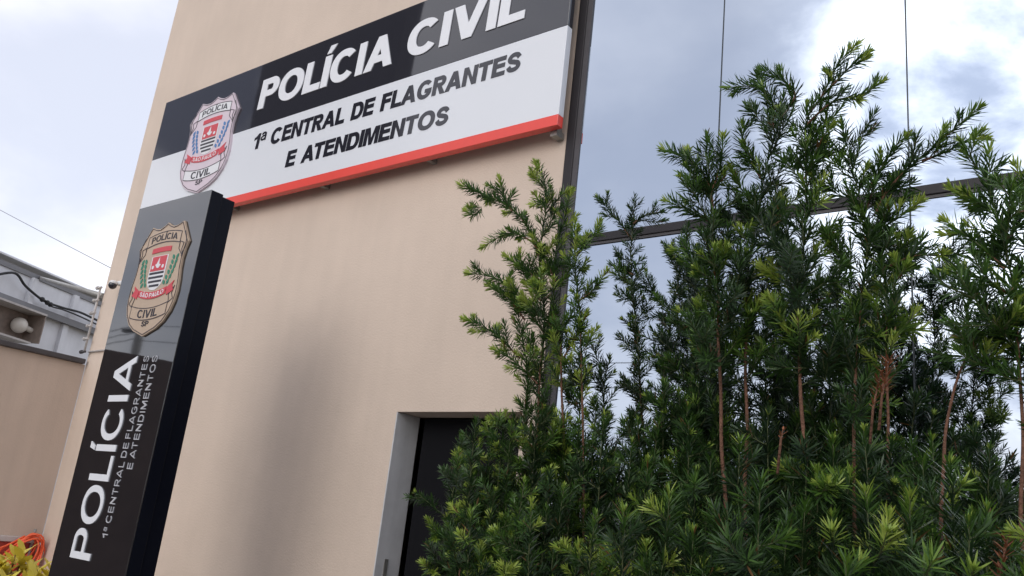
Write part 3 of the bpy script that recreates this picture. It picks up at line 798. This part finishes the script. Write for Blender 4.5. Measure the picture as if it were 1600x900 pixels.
# --- back row, left to right
tall(11, 3.2, [
    dict(p=[(846, 900), (838, 760), (842, 620), (850, 500), (842, 400), (855, 310), (836, 254)], leafy=.35, lat_from=.12, L=.15, step=.05),
    dict(p=[(884, 900), (880, 660), (879, 548), (865, 480), (866, 400), (884, 335), (894, 305)], leafy=.55, lat_from=.45, L=.11, step=.05),
    dict(p=[(815, 900), (822, 660), (819, 540), (800, 455)], leafy=.35, lat_from=.15, L=.14, step=.05),
    dict(p=[(908, 900), (910, 640), (904, 480), (899, 348)], leafy=.55, lat_from=.45, L=.10)],
    'loose podocarpus shrub at the left end of the tall row, arching over the beige wall',
    [[(842, 400), (820, 352), (790, 322), (758, 308), (722, 286)], [(800, 330), (786, 305), (779, 278)], [(832, 378), (798, 364), (756, 384)],
     [(822, 480), (785, 440), (731, 426)], [(812, 560), (773, 522), (726, 499)], [(820, 500), (790, 462), (763, 446)], [(905, 470), (930, 450), (946, 424)], [(900, 400), (925, 372), (938, 346)], [(856, 330), (878, 304), (892, 296)],
     [(756, 318), (742, 336), (728, 330)],
     [(846, 440), (812, 415), (790, 400)], [(850, 520), (815, 470), (800, 440)], [(845, 470), (820, 430), (815, 395)], [(868, 440), (850, 400), (830, 372)], [(840, 600), (800, 560), (770, 545)],
     [(868, 520), (842, 480), (838, 440)], [(880, 560), (902, 520), (915, 490)]], ll=.056, tone=.40, new=.95, step=.035)
tall(12, 3.62, [
    dict(p=[(1012, 900), (1004, 660), (992, 480), (986, 385), (991, 308)], L=.13, leafy=.3, lat_from=.2),
    dict(p=[(1036, 900), (1036, 660), (1046, 500), (1062, 425), (1074, 352)], L=.12, leafy=.35, lat_from=.3)],
    'slender dark podocarpus shrub standing against the glass right of the window frame',
    [[(988, 375), (962, 340), (933, 307)], [(989, 350), (1010, 335), (1036, 330)], [(990, 430), (968, 418), (954, 413)]], ll=.048, tone=.22, new=.1, step=.04)
tall(13, 2.95, [
    dict(p=[(1134, 900), (1130, 700), (1124, 560), (1116, 430), (1112, 330), (1108, 214)], leafy=.52, lat_from=.42, L=.21, r0=.014, new=.45)],
    'podocarpus shrub with a bare reddish stem and one long bough to the left',
    [[(1114, 330), (1108, 290), (1085, 255), (1037, 234)], [(1112, 300), (1126, 255), (1128, 214)], [(1114, 350), (1080, 330), (1042, 312)], [(1118, 420), (1086, 395), (1052, 390)]], ll=.064, tone=.32, new=.5)
tall(14, 3.05, [
    dict(p=[(1168, 900), (1163, 660), (1166, 520), (1176, 400), (1190, 290), (1210, 205), (1222, 150)], leafy=.45, lat_from=.36, L=.21, r0=.013)],
    'second tallest podocarpus shrub, its tip bending left across the first glass joint',
    [[(1208, 200), (1205, 150), (1178, 138), (1136, 141)], [(1214, 180), (1243, 150), (1215, 122), (1188, 108)], [(1190, 280), (1165, 235), (1160, 195)]], ll=.064, tone=.33, new=.3)
tall(15, 2.95, [
    dict(p=[(1262, 900), (1256, 660), (1250, 490), (1256, 340), (1258, 230), (1264, 168)], leafy=.42, lat_from=.38, L=.21, r0=.014)],
    'tallest podocarpus shrub, its forked top sweeping up to the right above all others',
    [[(1262, 180), (1285, 150), (1303, 112), (1327, 78)], [(1290, 145), (1328, 105), (1356, 80)], [(1260, 195), (1300, 158), (1345, 145), (1378, 124)], [(1257, 280), (1285, 215), (1298, 198)]], ll=.064, tone=.36, new=.45)
tall(16, 3.0, [
    dict(p=[(1342, 900), (1334, 660), (1342, 490), (1354, 360), (1334, 260), (1316, 194)], leafy=.4, lat_from=.30, L=.22),
    dict(p=[(1392, 900), (1384, 660), (1386, 500), (1382, 400), (1386, 318)], leafy=.5, lat_from=.5, L=.16, new=.7, tone=.42)],
    'podocarpus shrub with a long bough leaning right across the second glass joint',
    [[(1368, 335), (1385, 298), (1422, 258), (1468, 218), (1528, 168)], [(1440, 252), (1482, 234), (1530, 205)], [(1352, 330), (1372, 270), (1376, 240)], [(1380, 420), (1430, 400), (1480, 402), (1545, 396)], [(1356, 300), (1395, 230), (1416, 212)]], ll=.064, tone=.34, new=.35)
tall(17, 2.75, [
    dict(p=[(1604, 900), (1598, 660), (1584, 490), (1566, 370), (1552, 300), (1547, 234)], leafy=.45, lat_from=.42, L=.18, tone=.44, new=.6),
    dict(p=[(1470, 900), (1474, 720), (1486, 640), (1512, 560), (1560, 508), (1590, 440)], leafy=.8, lat_from=.66, L=.10, r0=.013, step=.07),
    dict(p=[(1640, 900), (1640, 620), (1630, 450), (1618, 330), (1606, 280)], leafy=.4, lat_from=.3, L=.15, tone=.3, new=.2)],
    'large yellowish green podocarpus shrub with a slanting brown stem at the right edge',
    [[(1570, 420), (1525, 380), (1478, 345)], [(1578, 460), (1530, 432), (1490, 425)], [(1556, 330), (1530, 315), (1508, 300)], [(1586, 540), (1540, 520), (1502, 524)]], ll=.064, tone=.42, new=.5)
fill = [(21, 3.5, 950, 560, 'narrow dark podocarpus shrub low against the glass beside the doorway'),
        (22, 3.45, 1080, 390, 'dark podocarpus shrub filling the gap behind the bare reddish stem'),
        (23, 3.5, 1212, 330, 'dark podocarpus shrub behind the two tallest stems, touching the transom'),
        (24, 3.5, 1305, 380, 'dark podocarpus shrub behind the shrub with the long right bough'),
        (25, 3.45, 1425, 610, 'dark podocarpus shrub below the second glass joint'),
        (26, 3.4, 1530, 670, 'dark podocarpus shrub behind the slanting brown stem at the right')]
for sd, Y, x, y, lb in fill:
    rr = random.Random(sd)
    tall(sd, Y, [dict(p=[(x + 6, 900), (x, (900 + y) / 2 + 40), (x + rr.uniform(-8, 8), y + 60), (x + rr.uniform(-12, 12), y)], leafy=.15, lat_from=.05, L=.21),
                 dict(p=[(x + 40, 900), (x + 38, (900 + y) / 2 + 60), (x + 34, y + 90)], leafy=.15, lat_from=.05, L=.21)], lb, ll=.056, tone=.20, new=.2, step=.055)

# --- low front row: bushy plants with many upright leafy shoots
def low(seed, Y, xs, label, ll=.066, tone=.25, new=.35, dens=1.0):  # darker default tone puts the shade low in the hedge into leaf colour
    """xs: (pixel x, pixel y) of shoot tips seen in the photograph; each shoot rises from the plant's foot"""
    global NLEAF
    s = Shrub(seed); r = s.r
    tips = [at(x, y, Y + r.uniform(-.22, .22)) for x, y in xs]
    cx = sum(t.x for t in tips) / len(tips); foot = Vector((cx, Y, .2))
    for t in tips:
        b = foot + Vector((r.uniform(-.06, .06), r.uniform(-.06, .06), 0))
        mid = b.lerp(t, .55) + Vector(((t.x - cx) * .28, (t.y - Y) * .28, 0))
        h = t.z - .2; q = max(0, 1 - 1.0 / h)
        s.axis([b, b.lerp(mid, .5), mid, t], r0=.008, leafy=q + (1 - q) * .25, lat_from=q, L=.15, ll=ll, new=new * r.uniform(.1, 2.0), step=.10 / dens, tone=tone + r.normal(0, .09), wid=.0054, pitch=.0022, tuft=.55, spread=(48, 80), rise=.35)
    rt = s.build(foot, label, G_LOW); NLEAF += s.n; return rt
low(31, 2.95, [(722, 682), (746, 656), (768, 700), (742, 745), (790, 645)], 'low podocarpus shrub reaching furthest left in front of the black doorway', new=.5, tone=.28, ll=.052, dens=1.6)
low(32, 2.75, [(738, 800), (775, 770), (752, 850), (815, 750), (800, 820), (740, 885)], 'low bright podocarpus shrub at the bottom left corner of the hedge', new=.55, tone=.30, ll=.052, dens=1.6)
low(44, 3.1, [(716, 705), (750, 690), (735, 760), (775, 730), (728, 830), (800, 690)], 'low podocarpus shrub close to the doorway behind the one reaching furthest left', new=.5, tone=.30, ll=.052, dens=1.3)
low(45, 3.05, [(826, 700), (842, 680), (858, 700), (834, 770)], 'low podocarpus shrub against the narrow wall strip right of the doorway', tone=.26, ll=.052, dens=1.3)
low(33, 3.0, [(800, 660), (840, 640), (880, 690), (860, 740), (905, 660)], 'low podocarpus shrub under the arching left shrub', ll=.052, dens=1.6)
low(34, 2.6, [(830, 790), (880, 760), (930, 800), (860, 860), (905, 850)], 'low podocarpus shrub with pale tips below the arching left shrub', new=.5, ll=.052)
low(35, 2.95, [(945, 650), (985, 690), (1030, 650), (965, 730), (1010, 720)], 'low podocarpus shrub in front of the slender dark one', ll=.052)
low(36, 2.5, [(975, 800), (1045, 770), (1010, 850), (1085, 830), (950, 870)], 'low podocarpus shrub with a bright tuft in the bottom middle of the hedge', ll=.078, new=.5)
low(37, 2.85, [(1078, 660), (1112, 715), (1160, 690), (1200, 650), (1090, 740)], 'low podocarpus shrub at the foot of the bare reddish stem', ll=.075, new=.5)
low(38, 2.45, [(1135, 800), (1185, 745), (1225, 820), (1160, 870), (1260, 790)], 'low dark podocarpus shrub with wide rosettes at the bottom, below the tallest shrub', ll=.082, tone=.26, new=.2)
low(39, 2.85, [(1255, 680), (1300, 690), (1350, 670), (1280, 740), (1240, 720)], 'low podocarpus shrub below the forked top of the tallest shrub', ll=.074)
low(40, 2.45, [(1300, 810), (1350, 770), (1395, 830), (1320, 880), (1420, 780)], 'low podocarpus shrub with small yellow tips at the bottom right of the middle', ll=.076, tone=.28, new=.55)
low(41, 2.75, [(1390, 690), (1440, 720), (1490, 730), (1410, 760), (1460, 690)], 'low podocarpus shrub at the foot of the slanting brown stem', ll=.076)
low(42, 2.45, [(1460, 830), (1510, 820), (1545, 800), (1480, 890), (1440, 880)], 'low podocarpus shrub with a bright fan of leaves at the bottom right', ll=.08, new=.4)
low(43, 2.6, [(1580, 850), (1620, 800), (1600, 890), (1650, 760)], 'low podocarpus shrub in the bottom right corner', ll=.07, tone=.28)

mid = [(51, 3.3, 905, 560, 'podocarpus shrub between the arching left shrub and the window frame'), (52, 3.2, 1035, 600, 'shoulder high podocarpus shrub in front of the slender dark one'),
       (53, 3.25, 1095, 540, 'podocarpus shrub just left of the bare reddish stem'), (54, 3.3, 1200, 560, 'podocarpus shrub between the two reddish stems of the tallest shrubs'),
       (55, 3.2, 1300, 545, 'podocarpus shrub behind the larger rust red sprig'), (56, 3.2, 1430, 690, 'shoulder high podocarpus shrub left of the slanting brown stem'),
       (57, 3.1, 1545, 700, 'shoulder high podocarpus shrub right of the slanting brown stem'), (58, 3.2, 850, 640, 'podocarpus shrub hiding the right side of the black doorway')]
for sd, Y, x, y, lb in mid:
    rr = random.Random(sd)
    tall(sd, Y, [dict(p=[(x + dx * .3, 930), (x + dx * .7, (930 + y) / 2), (x + dx, y + dy)], leafy=.1, lat_from=.03, L=.17) for dx, dy in ((0, 0), (rr.uniform(25, 42), rr.uniform(30, 90)), (-rr.uniform(25, 42), rr.uniform(30, 90)))],
         lb, ll=.060, tone=.27, new=.35, step=.06, group='podocarpus shrubs of the middle row')
# withered sprigs
def sprig(x, y, Y, label, n=26, seed=1, l=.05, h=.10):
    r = np.random.default_rng(seed); o = np.array(at(x, y, Y)); t = np.linspace(0, 1, n)[:, None]
    ax = np.array([.3, -.3, 1.0]) * h; B = o + ax * t; ph = np.arange(n) * 2.4
    R = np.stack([np.cos(ph), np.sin(ph), np.zeros(n)], 1); D = R * .8 + [0, 0, .7]; U = np.cross(D, np.cross([0, 0, 1], R))
    rt = empty('withered_sprig', Vector(o), label, 'sprig')
    leaf_mesh('leaves', B, D, U, np.full(n, l) * r.uniform(.7, 1.2, n), np.full(n, .006), np.zeros(n), MT['deadleaf'], rt)
    MB().tube([Vector(o) - Vector((.012, -.01, .10)), Vector(o), Vector(o + ax)], [.005, .004, .0015], 6).build('twig', MT['bark'], rt)
sprig(1378, 618, 2.6, 'rust red withered sprig in the middle of the hedge on the right', 40, 1)
sprig(1364, 640, 2.62, 'smaller rust red withered sprig just below and left of the larger one', 20, 2, .035)
sprig(1220, 688, 2.55, 'bare rusty broken twig end in the hedge below the tallest shrub', 7, 3, .028, .03)
sprig(1560, 905, 2.45, 'orange brown withered sprig at the bottom right corner', 34, 4, .04)

# croton by the red wall
MT['croton'] = leaf_mat('croton_leaf', [(0, (.05, .12, .02)), (.35, (.22, .24, .03)), (.7, (.60, .48, .04)), (1, (.74, .64, .12))], .4, .2)
def croton():
    r = np.random.default_rng(5); top = at(30, 858, 2.75)
    root = empty('croton_bush', Vector((top.x, top.y, .12)), 'yellow leaved croton bush in the bottom left corner by the red wall base', 'shrub')
    B, D, U, Ln, Wd, T = [], [], [], [], [], []
    q = MB()
    for i in range(40):
        a = r.uniform(0, 6.28); rad = .36 * math.sqrt(r.random()); h = top.z - .55 * rad ** 1.2 - r.uniform(0, .10)
        tip = np.array([top.x + rad * math.cos(a), top.y + rad * math.sin(a), h])
        q.tube([Vector((top.x + .3 * rad * math.cos(a), top.y + .3 * rad * math.sin(a), .13)), Vector((top.x + .7 * rad * math.cos(a), top.y + .7 * rad * math.sin(a), h * .6)), Vector(tip)], [.009, .007, .004], 6)
        for k in range(13):
            ph = k * 2.4 + r.uniform(-.3, .3); t = k / 13
            R = np.array([math.cos(ph), math.sin(ph), 0]); el = math.radians(-5 + 75 * t + r.normal(0, 8))
            d = R * math.cos(el) + np.array([0, 0, math.sin(el)])
            B.append(tip - [0, 0, .22 * (1 - t)]); D.append(d); U.append(-R * math.sin(el) + np.array([0, 0, math.cos(el)]))
            Ln.append(r.uniform(.15, .20) * (1 - .35 * t)); Wd.append(r.uniform(.068, .088) * (1 - .3 * t)); T.append(np.clip(.50 + .5 * t + r.normal(0, .13), 0, 1))
    leaf_mesh('foliage', np.array(B), np.array(D), np.array(U), np.array(Ln), np.array(Wd), np.array(T), MT['croton'], root, bend=.30, wide=(.36, .74))
    q.build('stem', MT['bark'], root)
croton()
